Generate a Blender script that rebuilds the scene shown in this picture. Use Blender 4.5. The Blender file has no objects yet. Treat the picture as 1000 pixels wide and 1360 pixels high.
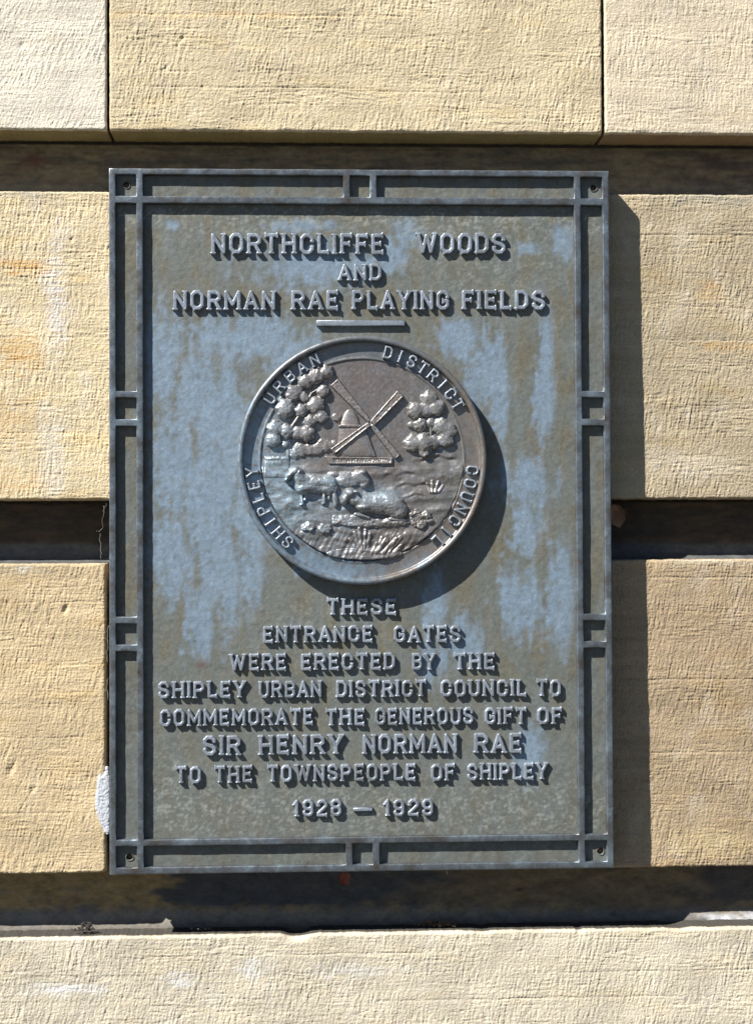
import bpy, bmesh, math
import numpy as np
from mathutils import Matrix, Vector, Euler

# ------------------------------------------------------------------ camera, sky, sun, exposure
S = 0.001                                    # the scene is measured in millimetres; wall face is y = 0
scn = bpy.context.scene
COL = scn.collection
CAM = np.array([-77.2178, -2180.0121, -36.0621])
YAW, PITCH, ROLL, FPX = -0.04494587, 0.02100836, -0.00448826, 2150.0
cam = bpy.data.objects.new('camera', bpy.data.cameras.new('camera'))
COL.objects.link(cam)
RM = Matrix.Rotation(YAW, 4, 'Z') @ Matrix.Rotation(math.pi/2 + PITCH, 4, 'X') @ Matrix.Rotation(ROLL, 4, 'Z')
cam.matrix_world = Matrix.Translation(Vector(CAM*S)) @ RM
cam.data.sensor_fit = 'VERTICAL'
cam.data.sensor_height = 24.0
cam.data.lens = 24.0*FPX/1360.0
cam.data.clip_start = 0.05
cam.data.clip_end = 500
scn.camera = cam

SUN = Vector((-1.37, -1.0, 1.60)).normalized()
ELEV = math.asin(SUN.z)
AZ = math.atan2(SUN.x, SUN.y)
world = bpy.data.worlds.new('World')
scn.world = world
world.use_nodes = True
wn = world.node_tree
sky = wn.nodes.new('ShaderNodeTexSky')
sky.sky_type = 'NISHITA'
sky.sun_disc = False
sky.sun_elevation = ELEV
sky.sun_rotation = AZ % (2*math.pi)
wn.links.new(sky.outputs['Color'], wn.nodes['Background'].inputs['Color'])
wn.nodes['Background'].inputs['Strength'].default_value = 0.05
sky.altitude = 300
sky.air_density = .6
sky.dust_density = .1
sky.ozone_density = 1.5
sl = bpy.data.lights.new('sun', 'SUN')
sl.energy = 5.0
sl.angle = math.radians(0.5)
sl.color = (1.0, 0.968, 0.915)
sun = bpy.data.objects.new('sun', sl)
COL.objects.link(sun)
sun.rotation_euler = SUN.to_track_quat('Z', 'Y').to_euler()
sun.location = SUN*5
scn.view_settings.view_transform = 'Standard'
scn.view_settings.look = 'None'
scn.view_settings.gamma = 1
scn.view_settings.exposure = 1.09

# ------------------------------------------------------------------ helpers
R3 = np.array(RM.to_3x3())
def P2W(px, py, y):
    "point where the sight line through photograph pixel (px, py) meets the plane at depth y (mm)"
    d = R3 @ np.array([(px-500)/FPX, -(py-680)/FPX, -1.0])
    t = (y-CAM[1])/d[1]
    p = CAM + d*t
    return p[0], p[2]
def W2P(X, Z, y=-26.8):
    d = np.stack([X-CAM[0], np.full_like(X, y-CAM[1]), Z-CAM[2]], -1) @ R3
    return 500+FPX*d[..., 0]/-d[..., 2], 680-FPX*d[..., 1]/-d[..., 2]

rng = np.random.default_rng(11)
_perm = rng.integers(0, 1 << 30, 4096)
_ang = rng.random(65536)*2*np.pi
_GX, _GY = np.cos(_ang), np.sin(_ang)
def _h(i, j, s):
    return (_perm[(i + s*131) & 4095] + 7919*_perm[(j + s*57) & 4095] + (i*374761 ^ j*668265)) & 65535
def pn(x, y, s=0):
    "gradient noise, about -1..1"
    x = np.asarray(x, float); y = np.asarray(y, float)
    xi = np.floor(x).astype(np.int64); yi = np.floor(y).astype(np.int64)
    fx = x-xi; fy = y-yi
    u = fx*fx*fx*(fx*(fx*6-15)+10); v = fy*fy*fy*(fy*(fy*6-15)+10)
    def g(a, b):
        k = _h(xi+a, yi+b, s)
        return _GX[k]*(fx-a)+_GY[k]*(fy-b)
    a = g(0, 0); b = g(1, 0); c = g(0, 1); d = g(1, 1)
    return 1.5*((a+(b-a)*u)*(1-v)+(c+(d-c)*u)*v)
def fbm(x, y, s=0, o=3):
    t = 0; a = 1.0; n = 0
    for k in range(o):
        t = t+a*pn(x*2**k, y*2**k, s+k*3); n += a; a *= .5
    return t/n
def sm(x, a, b):
    t = np.clip((x-a)/(b-a), 0, 1)
    return t*t*(3-2*t)

def wloc(o):
    v = Vector((0, 0, 0))
    while o is not None:
        v += o.location; o = o.parent
    return v
def link(name, me, mat=None, parent=None, loc=None):
    "link a mesh whose vertices are relative to loc (world, metres)"
    o = bpy.data.objects.new(name, me)
    if mat and not me.materials: me.materials.append(mat)
    COL.objects.link(o)
    loc = Vector(loc) if loc is not None else Vector((0, 0, 0))
    if parent is not None:
        o.parent = parent
        o.location = loc-wloc(parent)
    else:
        o.location = loc
    return o
def mesh(name, V, F, smooth=True):
    "V world mm array, F quads/tris -> mesh, returns mesh and its origin"
    V = np.asarray(V, float)
    me = bpy.data.meshes.new(name)
    org = np.array([(V[:, 0].min()+V[:, 0].max())/2, V[:, 1].max(), V[:, 2].min()])
    co = ((V-org)*S).astype(np.float32)
    if isinstance(F, np.ndarray):
        me.vertices.add(len(V)); me.vertices.foreach_set('co', co.ravel())
        k = F.shape[1]
        me.loops.add(F.size); me.loops.foreach_set('vertex_index', F.astype(np.int32).ravel())
        me.polygons.add(len(F))
        me.polygons.foreach_set('loop_start', np.arange(0, F.size, k, dtype=np.int32))
        me.polygons.foreach_set('use_smooth', np.full(len(F), smooth))
        me.update(calc_edges=True)
    else:
        me.from_pydata(co.tolist(), [], F)
        me.polygons.foreach_set('use_smooth', np.full(len(F), smooth))
        me.update()
    me.validate()
    return me, org
def setcol(me, name, C):
    a = me.color_attributes.new(name, 'FLOAT_COLOR', 'POINT')
    C = np.asarray(C, np.float32)
    if C.shape[-1] == 3: C = np.concatenate([C, np.ones(C.shape[:-1]+(1,), np.float32)], -1)
    a.data.foreach_set('color', C.reshape(-1, 4).ravel())
def empty(name, loc, label, cat):
    o = bpy.data.objects.new(name, None)
    COL.objects.link(o)
    o.location = Vector(loc)
    o.empty_display_size = .05
    o['label'] = label; o['category'] = cat
    return o
def gridfaces(nu, nv, keep=None):
    i, j = np.meshgrid(np.arange(nu-1), np.arange(nv-1), indexing='ij')
    a = i*nv+j
    F = np.stack([a, a+nv, a+nv+1, a+1], -1)
    F = F.reshape(-1, 4) if keep is None else F[keep]
    return F
def compact(V, F, *extra):
    used = np.unique(F)
    m = np.full(len(V), -1); m[used] = np.arange(len(used))
    return (V[used], m[F]) + tuple(e[used] for e in extra)

# ------------------------------------------------------------------ materials
def newmat(name):
    m = bpy.data.materials.new(name); m.use_nodes = True
    nt = m.node_tree
    return m, nt, nt.nodes['Principled BSDF']
def N(nt, t, **k):
    n = nt.nodes.new(t)
    for a, v in k.items():
        if a.startswith('_'): n.inputs[a[1:].replace('_', ' ')].default_value = v
        else: setattr(n, a, v)
    return n
def noise(nt, vec, scale, detail=4, rough=.6):
    n = N(nt, 'ShaderNodeTexNoise'); n.inputs['Scale'].default_value = scale
    n.inputs['Detail'].default_value = detail; n.inputs['Roughness'].default_value = rough
    nt.links.new(vec, n.inputs['Vector'])
    return n.outputs['Fac']
def ramp(nt, fac, stops):
    r = N(nt, 'ShaderNodeValToRGB')
    e = r.color_ramp.elements
    while len(e) < len(stops): e.new(.5)
    for el, (p, c) in zip(e, stops):
        el.position = p; el.color = (*c, 1) if len(c) == 3 else c
    nt.links.new(fac, r.inputs['Fac'])
    return r.outputs['Color']
def mix(nt, fac, a, b, mode='MIX'):
    n = N(nt, 'ShaderNodeMix', data_type='RGBA', blend_type=mode)
    for s, v in ((0, fac), (6, a), (7, b)):
        if hasattr(v, 'links'): nt.links.new(v, n.inputs[s])
        elif s == 0: n.inputs[0].default_value = v
        else: n.inputs[s].default_value = (*v, 1)
    return n.outputs[2]
def coords(nt, stretch=None):
    g = N(nt, 'ShaderNodeNewGeometry').outputs['Position']
    if stretch is None: return g
    m = N(nt, 'ShaderNodeMapping'); m.inputs['Scale'].default_value = stretch
    nt.links.new(g, m.inputs['Vector'])
    return m.outputs['Vector']
def bump(nt, b, layers):
    "layers: (height socket, distance mm, strength)"
    prev = None
    for h, d, st in layers:
        n = N(nt, 'ShaderNodeBump'); n.inputs['Distance'].default_value = d*S; n.inputs['Strength'].default_value = st
        nt.links.new(h, n.inputs['Height'])
        if prev is not None: nt.links.new(prev, n.inputs['Normal'])
        prev = n.outputs['Normal']
    nt.links.new(prev, b.inputs['Normal'])

def stone_material():
    m, nt, b = newmat('sandstone')
    at = N(nt, 'ShaderNodeAttribute', attribute_name='tint').outputs['Color']
    p = coords(nt)
    grain = noise(nt, p, 900, 3, .75)
    sp = ramp(nt, grain, [(.28, (.58, .56, .55)), (.5, (1, 1, 1)), (.72, (1.25, 1.24, 1.2))])
    c = mix(nt, 1.0, at, sp, 'MULTIPLY')
    dk = ramp(nt, noise(nt, p, 420, 4, .8), [(.60, (1, 1, 1)), (.74, (.72, .66, .60))])
    c = mix(nt, .7, c, dk, 'MULTIPLY')
    nt.links.new(c, b.inputs['Base Color'])
    b.inputs['Roughness'].default_value = .92
    b.inputs['Specular IOR Level'].default_value = .2
    bump(nt, b, [(noise(nt, p, 560, 4, .75), 1.2, .75), (noise(nt, coords(nt, (1, 1, 3)), 180, 3, .6), 1.5, .35)])
    return m
M_STONE = stone_material()

def channel_material():
    m, nt, b = newmat('weathered_recess')
    at = N(nt, 'ShaderNodeAttribute', attribute_name='tint').outputs['Color']
    p = coords(nt, (1, 1, 4))
    sp = ramp(nt, noise(nt, coords(nt, (1, 1, 1.6)), 60, 6, .75), [(.32, (.55, .55, .57)), (.52, (1, 1, 1)), (.70, (1.4, 1.35, 1.25))])
    c = mix(nt, 1.0, at, sp, 'MULTIPLY')
    nt.links.new(c, b.inputs['Base Color'])
    b.inputs['Roughness'].default_value = .8
    bump(nt, b, [(noise(nt, coords(nt), 300, 4, .7), 1.0, .5)])
    return m
M_CHAN = channel_material()

def bronze(name, base, hi, lo, rough=.5, metal=.35, attr=False, fine=.30):
    m, nt, b = newmat(name)
    p = coords(nt)
    n1 = noise(nt, p, 28, 5, .65)
    c = ramp(nt, n1, [(.33, lo), (.5, base), (.68, hi)])
    if attr:
        at = N(nt, 'ShaderNodeAttribute', attribute_name='tint').outputs['Color']
        c = mix(nt, .82, c, at)
    # verdigris and pale crust specks
    g = ramp(nt, noise(nt, p, 210, 5, .8), [(.30, (.68, .66, .64)), (.5, (1, 1, 1)), (.70, (1.32, 1.33, 1.35))])
    g2 = ramp(nt, noise(nt, p, 620, 3, .8), [(.30, (.66, .66, .66)), (.5, (1, 1, 1)), (.68, (1.4, 1.4, 1.38))])
    c = mix(nt, .62, c, g, 'MULTIPLY')
    c = mix(nt, .38, c, g2, 'MULTIPLY')
    if 'border' in name:
        pt = N(nt, 'ShaderNodeNewGeometry').outputs['Pointiness']
        c = mix(nt, ramp(nt, pt, [(.53, (0, 0, 0)), (.60, (.75, .75, .75))]), c, (.30, .34, .37))
    if 'lettering' in name:
        wr = N(nt, 'ShaderNodeAttribute', attribute_name='wear').outputs['Fac']
        c = mix(nt, wr, c, (.30, .34, .38))
    vg = ramp(nt, noise(nt, p, 75, 5, .75), [(.64, (0, 0, 0)), (.74, (.5, .5, .5))])
    c = mix(nt, vg, c, (.17, .25, .27))
    nt.links.new(c, b.inputs['Base Color'])
    b.inputs['Metallic'].default_value = metal
    rr = ramp(nt, noise(nt, p, 120, 4, .6), [(.3, (rough-.12,)*3), (.7, (rough+.16,)*3)])
    nt.links.new(rr, b.inputs['Roughness'])
    b.inputs['Specular IOR Level'].default_value = .5
    bump(nt, b, [(noise(nt, p, 460, 4, .75), 1.0, fine), (noise(nt, p, 110, 3, .6), 2.0, .2)])
    return m
M_PANEL = bronze('patinated_bronze_field', (.10, .115, .115), (.14, .16, .16), (.07, .07, .055), .58, .15, True)
M_BAR = bronze('patinated_bronze_border', (.105, .118, .13), (.175, .215, .245), (.07, .06, .05), .36, .55)
M_LETTER = bronze('patinated_bronze_lettering', (.24, .27, .31), (.31, .35, .40), (.17, .185, .195), .38, .45)
M_RELIEF = bronze('patinated_bronze_relief', (.16, .16, .165), (.23, .26, .29), (.12, .10, .085), .36, .5, True, .18)

def plain(name, c, rough=.8, sc=300, var=.35, bmp=.4, metal=0.):
    m, nt, b = newmat(name)
    p = coords(nt)
    k = ramp(nt, noise(nt, p, sc, 4, .7), [(.3, tuple(x*(1-var) for x in c)), (.7, tuple(min(1, x*(1+var)) for x in c))])
    nt.links.new(k, b.inputs['Base Color'])
    b.inputs['Roughness'].default_value = rough
    b.inputs['Metallic'].default_value = metal
    bump(nt, b, [(noise(nt, p, sc*1.5, 4, .7), 1.0, bmp)])
    return m

# ------------------------------------------------------------------ the stone wall
def stone_height(X, Z, s, opt):
    sl = opt.get('slant', .2)
    U = X-(Z-Z.mean())*sl+2*pn(X/140, Z/110, s+40)+.4*pn(X/14, Z/18, s+41)
    V = Z+1.6*pn(X/70, Z/40, s+43)
    t1 = pn(U/2.3, V/15, s+1)
    t2 = pn(U/4.6, V/34, s+2)
    t3 = pn(U/11, V/80, s+3)
    b1 = pn(X/22, V/1.9, s+4)
    b2 = pn(X/60, V/4.2, s+5)
    g1 = pn(X/2.2, Z/1.9, s+6)
    g2 = pn(X/4.6, Z/3.8, s+7)
    mod = .45+.75*sm(pn(X/80, Z/55, s+8), -.5, .6)
    modb = .35+.9*sm(pn(X/150, Z/28, s+9), -.3, .6)
    h = 1.18*(mod*(.50*t1+.26*t2)+.08*t3+modb*(.42*b1+.22*b2)+.46*g1+.12*g2)
    # deeper horizontal partings and slanting gouges
    gv = pn(X/170, V/9, s+10); h = h-.7*sm(.05-np.abs(gv), 0, .05)*sm(pn(X/60, V/25, s+11), .12, .45)
    gu = pn(U/13, V/150, s+12); h = h-.7*sm(.035-np.abs(gu), 0, .035)*sm(pn(X/40, V/50, s+13), .15, .5)
    pit = pn(X/5, Z/4, s+14); h = h-.8*sm(pit, .84, 1.0)
    h = h+1.0*fbm(X/120, Z/90, s+15, 2)
    h = h*opt.get('amp', 1.0)
    for (xa_, xb_, py, dp) in opt.get('lines', []):
        z = P2W(0.5*(xa_+xb_), py, 0)[1]; xl = P2W(xa_, py, 0)[0]; xr = P2W(xb_, py, 0)[0]
        h = h-dp*np.exp(-((Z-z-1.2*pn(X/50, X*0, s+51)-.4*pn(X/6, X*0, s+52))/1.1)**2)*sm(X, xl-12, xl+12)*(1-sm(X, xr-12, xr+12))*(.5+.6*sm(pn(X/18, X*0, s+53), -.5, .3))
    for (px, py, r, d) in opt.get('pits', []):
        x, z = P2W(px, py, 0)
        h = h-.55*d*np.exp(-(((X-x-.3*(Z-z)+1.5*pn(X/4, Z/4, 55))/(r*.8))**2+((Z-z+1.5*pn(X/4, Z/4, 56))/(r*1.2))**2)**1.2)
    return h*1.08

def stone_tint(X, Z, s, opt):
    c0 = np.array(opt['col'])
    C = np.ones(X.shape+(3,))*c0
    band = pn(X/260, (Z+3*pn(X/90, Z/60, s+20))/7, s+21)
    C *= (1+.10*band)[..., None]*np.array([1, 1, 1])
    blot = fbm(X/70, Z/45, s+22, 3)
    C *= 1+(.24*blot)[..., None]
    gr = fbm(X/3.2, Z/2.4, s+26, 2)
    C *= 1+(.20*gr)[..., None]
    mau = sm(fbm(X/12, Z/6, s+27, 3), .05, .5)*opt.get('mauve', .45)
    C = C*(1-mau[..., None]*np.array([.16, .22, .10]))
    warm = sm(fbm(X/110, Z/30, s+23, 3), .05, .6)*opt.get('warm', .5)
    C = C*(1+warm[..., None]*np.array([.03, -.07, -.28]))
    pale = sm(fbm(X/35, Z/60, s+24, 3), .12, .55)*opt.get('pale', .35)
    C = C*(1-pale[..., None]*.55)+pale[..., None]*.55*np.array([.60, .56, .50])
    for (px, py, rx, rz, col, k) in opt.get('stains', []):
        x, z = P2W(px, py, 0)
        d = np.sqrt(((X-x)/rx)**2+((Z-z)/rz)**2)+1.1*fbm(X/26, Z/8, s+25, 4)+.4*fbm(X/4, Z/3, s+28, 2)
        w = k*sm(1.25-d, -.1, 1.0)*(.35+.75*sm(pn(X/70, Z/2.2, s+29)+.3*pn(X/5, Z/5, s+50), -.4, .3))
        C = C*(1-w[..., None])+w[..., None]*np.array(col)
    return C

def axis(a, b, lo, hi, fine, coarse):
    "sample positions over a..b, fine inside lo..hi"
    out = [a]
    while out[-1] < b-1e-6:
        p = out[-1]
        st = fine if lo-fine <= p <= hi else coarse
        if p < lo and p+st > lo: st = max(fine, lo-p)
        out.append(min(b, p+st))
    return np.array(out)
VX0, VZ1 = P2W(-12, -12, 0); VX1, VZ0 = P2W(1012, 1372, 0)
VX0 -= 8; VX1 += 8; VZ0 -= 8; VZ1 += 8

wall = empty('stone_wall', (0, .06, -1.55), 'pale buff sandstone wall of big tooled blocks with deep shadowed channels, carrying the bronze plaque', 'stone wall')

def stone(x0, x1, z0, z1, s, **opt):
    rad = opt.get('rad', 3.0)
    xs = axis(x0, x1, VX0, VX1, 1.08, 14)
    zs = axis(z0, z1, VZ0, VZ1, 1.08, 14)
    deep = np.array([.25, .5, 1.0, 2.2, 4, 7, 11, 16, 22, 30, 44, 65.])
    nd = len(deep)
    xa = np.concatenate([np.full(nd, x0), xs, np.full(nd, x1)])
    za = np.concatenate([np.full(nd, z0), zs, np.full(nd, z1)])
    ox = np.concatenate([deep[::-1], np.zeros(len(xs)), deep])
    oz = np.concatenate([deep[::-1], np.zeros(len(zs)), deep])
    X, Z = np.meshgrid(xa, za, indexing='ij')
    D = np.maximum(*np.meshgrid(ox, oz, indexing='ij'))
    dx = np.minimum(X-x0, x1-X); dz = np.minimum(Z-z0, z1-Z)
    # corner rounding in plan
    rc = opt.get('corner', 6.0)
    r = rad*(1+.5*pn(X/28, Z/28, s+30))+.8*pn(X/6, Z/6, s+31)
    r = np.clip(r, .8, 20)
    def fall(d):
        t = np.clip(1-d/r, 0, 1)
        return r*(1-np.sqrt(np.clip(1-t*t, 0, 1)))
    h = stone_height(X, Z, s, opt)
    e = np.minimum(dx, dz)
    h = h*(.35+.65*sm(e, 0, 5))
    back = fall(dx)+fall(dz)
    cut = np.clip(rc-(dx+dz), 0, None)
    back = back+cut*.9
    o0, o1 = opt.get('lean', (0, 0))
    Y = -h+back+D+o0+(o1-o0)*(z1-Z)/(z1-z0)
    # ragged arrises: border vertices wander in the plane of the face
    wz = (1.1*fbm(X/22, X*0+s, s+32, 3)+.5*pn(X/4.5, X*0, s+33))*sm(9-dz, 0, 9)
    wx = (1.1*fbm(Z/22, Z*0+s, s+34, 3)+.5*pn(Z/4.5, Z*0, s+35))*sm(9-dx, 0, 9)
    # chips along the edge
    for (px, py, w, dp) in opt.get('chips', []):
        x, z = P2W(px, py, 0)
        wgt = np.exp(-np.abs((X-x)/w)**3)*sm(14-dz, 0, 14)*np.where(np.abs(Z-z) < (z1-z0)/2, 1, 0)
        sgn = np.where(z > (z0+z1)/2, -1.0, 1.0)
        wz = wz+sgn*dp*wgt
        Y = Y+dp*.8*wgt
    X2 = X+np.where(X-x0 < x1-X, np.abs(wx), -np.abs(wx)); Z2 = Z+wz-np.sign(Z-(z0+z1)/2)*.6*sm(9-dz, 0, 9)
    nib = .35*fbm(X2/9+3, (Z2+D)/5, s+36, 2)*np.where(D > 0, 1, 0)
    V = np.stack([X2, Y, Z2+nib], -1).reshape(-1, 3)
    C = stone_tint(X, Z+D*.8, s, opt)
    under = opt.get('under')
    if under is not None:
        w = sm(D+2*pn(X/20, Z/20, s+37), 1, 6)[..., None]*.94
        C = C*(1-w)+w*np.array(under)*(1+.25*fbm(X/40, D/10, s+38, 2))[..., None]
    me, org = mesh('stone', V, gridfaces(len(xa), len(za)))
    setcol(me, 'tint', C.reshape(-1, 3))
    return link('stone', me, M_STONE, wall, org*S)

XL, XR = -980.0, 980.0
def zz(px, py, y=0): return P2W(px, py, y)[1]
def xx(px, py, y=0): return P2W(px, py, y)[0]
zt0 = zz(500, 175.5)
zTOP = zt0+520
OL = (.25, .21, .10)  # olive undersides: warm bounce light painted into the stone colour
ORNG = (.52, .30, .10)
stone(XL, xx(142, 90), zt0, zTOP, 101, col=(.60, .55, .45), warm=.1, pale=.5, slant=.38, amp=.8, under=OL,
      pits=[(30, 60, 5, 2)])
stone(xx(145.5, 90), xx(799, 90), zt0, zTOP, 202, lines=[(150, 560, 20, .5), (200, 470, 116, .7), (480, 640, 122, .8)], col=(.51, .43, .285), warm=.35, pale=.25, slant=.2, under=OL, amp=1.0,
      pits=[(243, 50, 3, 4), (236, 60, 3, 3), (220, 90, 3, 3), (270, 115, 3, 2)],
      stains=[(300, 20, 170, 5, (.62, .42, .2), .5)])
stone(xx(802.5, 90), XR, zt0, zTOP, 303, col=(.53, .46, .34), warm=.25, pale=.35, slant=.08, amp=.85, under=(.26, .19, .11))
stone(XL, xx(472, 450), zz(80, 664), zz(80, 253.5), 404, lines=[(0, 60, 357, .9), (0, 146, 448, .6), (0, 90, 575, .6)], col=(.55, .46, .30), warm=.55, pale=.55, slant=.12, amp=1.0, rad=3,
      pits=[(96, 318, 3, 3)],
      stains=[(35, 357, 45, 8, ORNG, .8), (10, 348, 40, 6, ORNG, .6), (28, 470, 30, 26, ORNG, .65), (10, 560, 40, 40, ORNG, .35), (30, 258, 70, 6, (.26, .24, .19), .75),
              (15, 640, 60, 20, ORNG, .35), (75, 400, 16, 90, (.62, .61, .62), .55), (70, 600, 20, 60, (.60, .59, .58), .4)])
stone(xx(475, 450), XR, zz(900, 662.5), zz(900, 257.5), 505, lean=(0, 5.5), lines=[(850, 1010, 312, .9), (860, 990, 338, .5), (880, 1010, 452, .6)], col=(.37, .31, .21), warm=.5, pale=.35, slant=.2, amp=1.05, rad=3,
      stains=[(960, 262, 70, 14, (.36, .34, .27), .6), (985, 460, 60, 8, ORNG, .5), (945, 385, 22, 16, ORNG, .35), (930, 620, 60, 20, (.55, .5, .4), .5)])
stone(XL, xx(141, 950), zz(70, 1161), zz(70, 748), 606, lines=[(0, 140, 800, .6), (20, 120, 980, .7), (0, 100, 1080, .6)], col=(.48, .38, .235), warm=.45, pale=.12, slant=.22, amp=.95, rad=4, corner=9,
      pits=[(88, 808, 4, 5), (15, 1023, 6, 4), (44, 1049, 4, 3)],
      stains=[(20, 757, 50, 10, (.30, .27, .2), .6), (8, 780, 30, 60, (.36, .28, .17), .5), (30, 756, 12, 4, (.6, .57, .5), .7)])
stone(xx(153, 950), XR, zz(900, 1156)+2, zz(900, 742.5), 707, lean=(5.5, 8.5), mauve=.9, lines=[(760, 1010, 903, .9), (860, 1010, 767, .9), (870, 990, 1000, .6)], col=(.335, .26, .165), warm=.4, pale=.28, slant=.2, amp=1.0, rad=3.5,
      stains=[(960, 745, 90, 8, (.55, .48, .36), .6), (930, 830, 90, 60, (.33, .245, .16), .5), (940, 1120, 80, 20, (.50, .40, .22), .6)])
stone(XL, XR, zz(500, 1238.5)-520, zz(500, 1238.5), 808, lines=[(200, 560, 1268, .6), (500, 900, 1326, .7), (700, 1000, 1290, .6)], under=(.036, .034, .031), col=(.50, .45, .345), warm=.3, pale=.4, slant=.22, amp=.95, rad=4,  # top face near black: shade painted onto the lit ledge
      chips=[(395, 1240, 17, 4.5), (900, 1240, 14, 1.5), (640, 1240, 9, 1.5), (770, 1240, 5, 2)],
      stains=[(80, 1315, 60, 9, (.68, .69, .72), .5), (335, 1287, 18, 12, (.68, .69, .72), .5), (240, 1300, 22, 10, (.7, .71, .74), .45),
              (800, 1270, 160, 60, (.56, .50, .38), .4), (470, 1290, 60, 10, (.64, .64, .64), .35)])

def channel(name, za, zb, cove, s, colf, ycut=60.0):
    "recessed course between two rows of blocks: upright back face that coves forward at its foot"
    xs = axis(XL, XR, VX0, VX1, 2.6, 20)
    zs = np.linspace(zb+6, za+cove, 30)
    prof = [(ycut, z) for z in zs]
    ang = np.linspace(0, math.pi/2, 12)[1:]
    prof += [(ycut-cove*1.1*(1-math.cos(a)), za+cove-cove*math.sin(a)) for a in ang]
    prof += [(ycut-cove*1.1-k, za-.1*k) for k in (3, 8, 14)]
    prof = np.array(prof)
    X, I = np.meshgrid(xs, np.arange(len(prof)), indexing='ij')
    Y = prof[I, 0]; Z = prof[I, 1]
    L = I*3.0
    n = 1.4*fbm(X/90, L/25, s, 3)+.5*pn(X/9, L/4, s+5)+.5*pn(X/40, L/3, s+6)
    V = np.stack([X, Y-n, Z], -1).reshape(-1, 3)
    me, org = mesh(name, V, gridfaces(len(xs), len(prof))[:, ::-1])
    px, py = W2P(X, Z, 54.0)
    setcol(me, 'tint', .75*colf(X, Z, px, py, L).reshape(-1, 3))
    return link(name, me, M_CHAN, wall, org*S)
def blend(C, w, col):
    return C*(1-w[..., None])+w[..., None]*np.array(col)
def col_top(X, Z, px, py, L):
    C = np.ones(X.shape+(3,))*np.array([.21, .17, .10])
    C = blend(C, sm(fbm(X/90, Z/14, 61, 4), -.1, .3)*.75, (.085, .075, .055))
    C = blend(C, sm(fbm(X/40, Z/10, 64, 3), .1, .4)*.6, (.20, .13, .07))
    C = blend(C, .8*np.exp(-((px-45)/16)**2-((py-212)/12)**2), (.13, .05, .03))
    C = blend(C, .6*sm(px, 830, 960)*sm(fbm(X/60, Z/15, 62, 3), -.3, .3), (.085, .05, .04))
    C = blend(C, .8*sm(py, 236, 248)*.5, (.22, .20, .16))  # paler foot: skylight on the cove painted into the colour
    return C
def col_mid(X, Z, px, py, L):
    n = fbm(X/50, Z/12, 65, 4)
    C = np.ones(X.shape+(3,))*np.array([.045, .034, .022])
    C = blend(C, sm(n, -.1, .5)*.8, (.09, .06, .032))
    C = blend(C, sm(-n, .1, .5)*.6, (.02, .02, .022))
    C = blend(C, .85*sm(py+3*n, 718, 726), (.11, .115, .115))  # grey-blue foot: skylight on the sloping cove painted in
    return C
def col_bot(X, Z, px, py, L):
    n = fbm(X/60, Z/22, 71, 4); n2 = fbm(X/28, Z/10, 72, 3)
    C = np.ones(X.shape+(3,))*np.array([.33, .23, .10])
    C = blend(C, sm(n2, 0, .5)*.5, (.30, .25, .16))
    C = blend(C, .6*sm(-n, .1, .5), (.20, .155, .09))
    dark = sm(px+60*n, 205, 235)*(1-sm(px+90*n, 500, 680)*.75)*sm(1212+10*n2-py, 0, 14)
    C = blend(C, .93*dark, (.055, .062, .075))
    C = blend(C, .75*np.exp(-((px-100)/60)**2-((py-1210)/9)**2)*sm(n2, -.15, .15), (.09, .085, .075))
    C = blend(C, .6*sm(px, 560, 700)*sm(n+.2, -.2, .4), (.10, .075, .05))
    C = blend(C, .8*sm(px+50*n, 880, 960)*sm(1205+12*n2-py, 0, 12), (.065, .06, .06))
    C = blend(C, .65*sm(py+4*n2, 1200, 1218), (.19, .20, .21))  # bluish band: skylight on the cove painted into the tint
    C = blend(C, .9*sm(L, L.max()-34, L.max()-14), (.045, .043, .04))  # floor lip darkened: shade painted into the channel colour
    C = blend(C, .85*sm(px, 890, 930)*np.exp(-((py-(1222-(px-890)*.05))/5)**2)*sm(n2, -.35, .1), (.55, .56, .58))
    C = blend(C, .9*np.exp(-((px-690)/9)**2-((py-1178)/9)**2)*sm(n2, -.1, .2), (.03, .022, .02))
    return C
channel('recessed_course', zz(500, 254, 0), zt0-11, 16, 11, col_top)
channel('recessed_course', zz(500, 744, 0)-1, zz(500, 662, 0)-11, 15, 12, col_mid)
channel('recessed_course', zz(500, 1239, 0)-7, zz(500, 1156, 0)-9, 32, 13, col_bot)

# wall core behind the joints
def boxmesh(name, x0, x1, y0, y1, z0, z1):
    V = [(x, y, z) for x in (x0, x1) for y in (y0, y1) for z in (z0, z1)]
    F = [(0, 1, 3, 2), (4, 6, 7, 5), (0, 4, 5, 1), (2, 3, 7, 6), (0, 2, 6, 4), (1, 5, 7, 3)]
    return mesh(name, V, F, False)
me, org = boxmesh('wall_core', XL-5, XR+5, 69, 320, -1190, zTOP+5)
link('wall_core', me, plain('core_mortar', (.10, .085, .065), .95, 60, .3), wall, org*S)
me, org = boxmesh('lower_course', XL, XR, 3, 68.5, -1190, zz(500, 1238.5)-522)
link('lower_course', me, plain('lower_course_stone', (.40, .34, .24), .95, 40, .2), wall, org*S)

# unseen ground in front of the wall, added for bounce light, kept dark
me = bpy.data.meshes.new('ground')
me.from_pydata([(-150, -150, 0), (150, -150, 0), (150, 150, 0), (-150, 150, 0)], [], [(0, 1, 2, 3)])
g = link('ground', me, plain('dark_ground', (.055, .052, .045), .9, 3, .2, .2), None, (0, 0, -1.19))
g['kind'] = 'structure'

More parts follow.
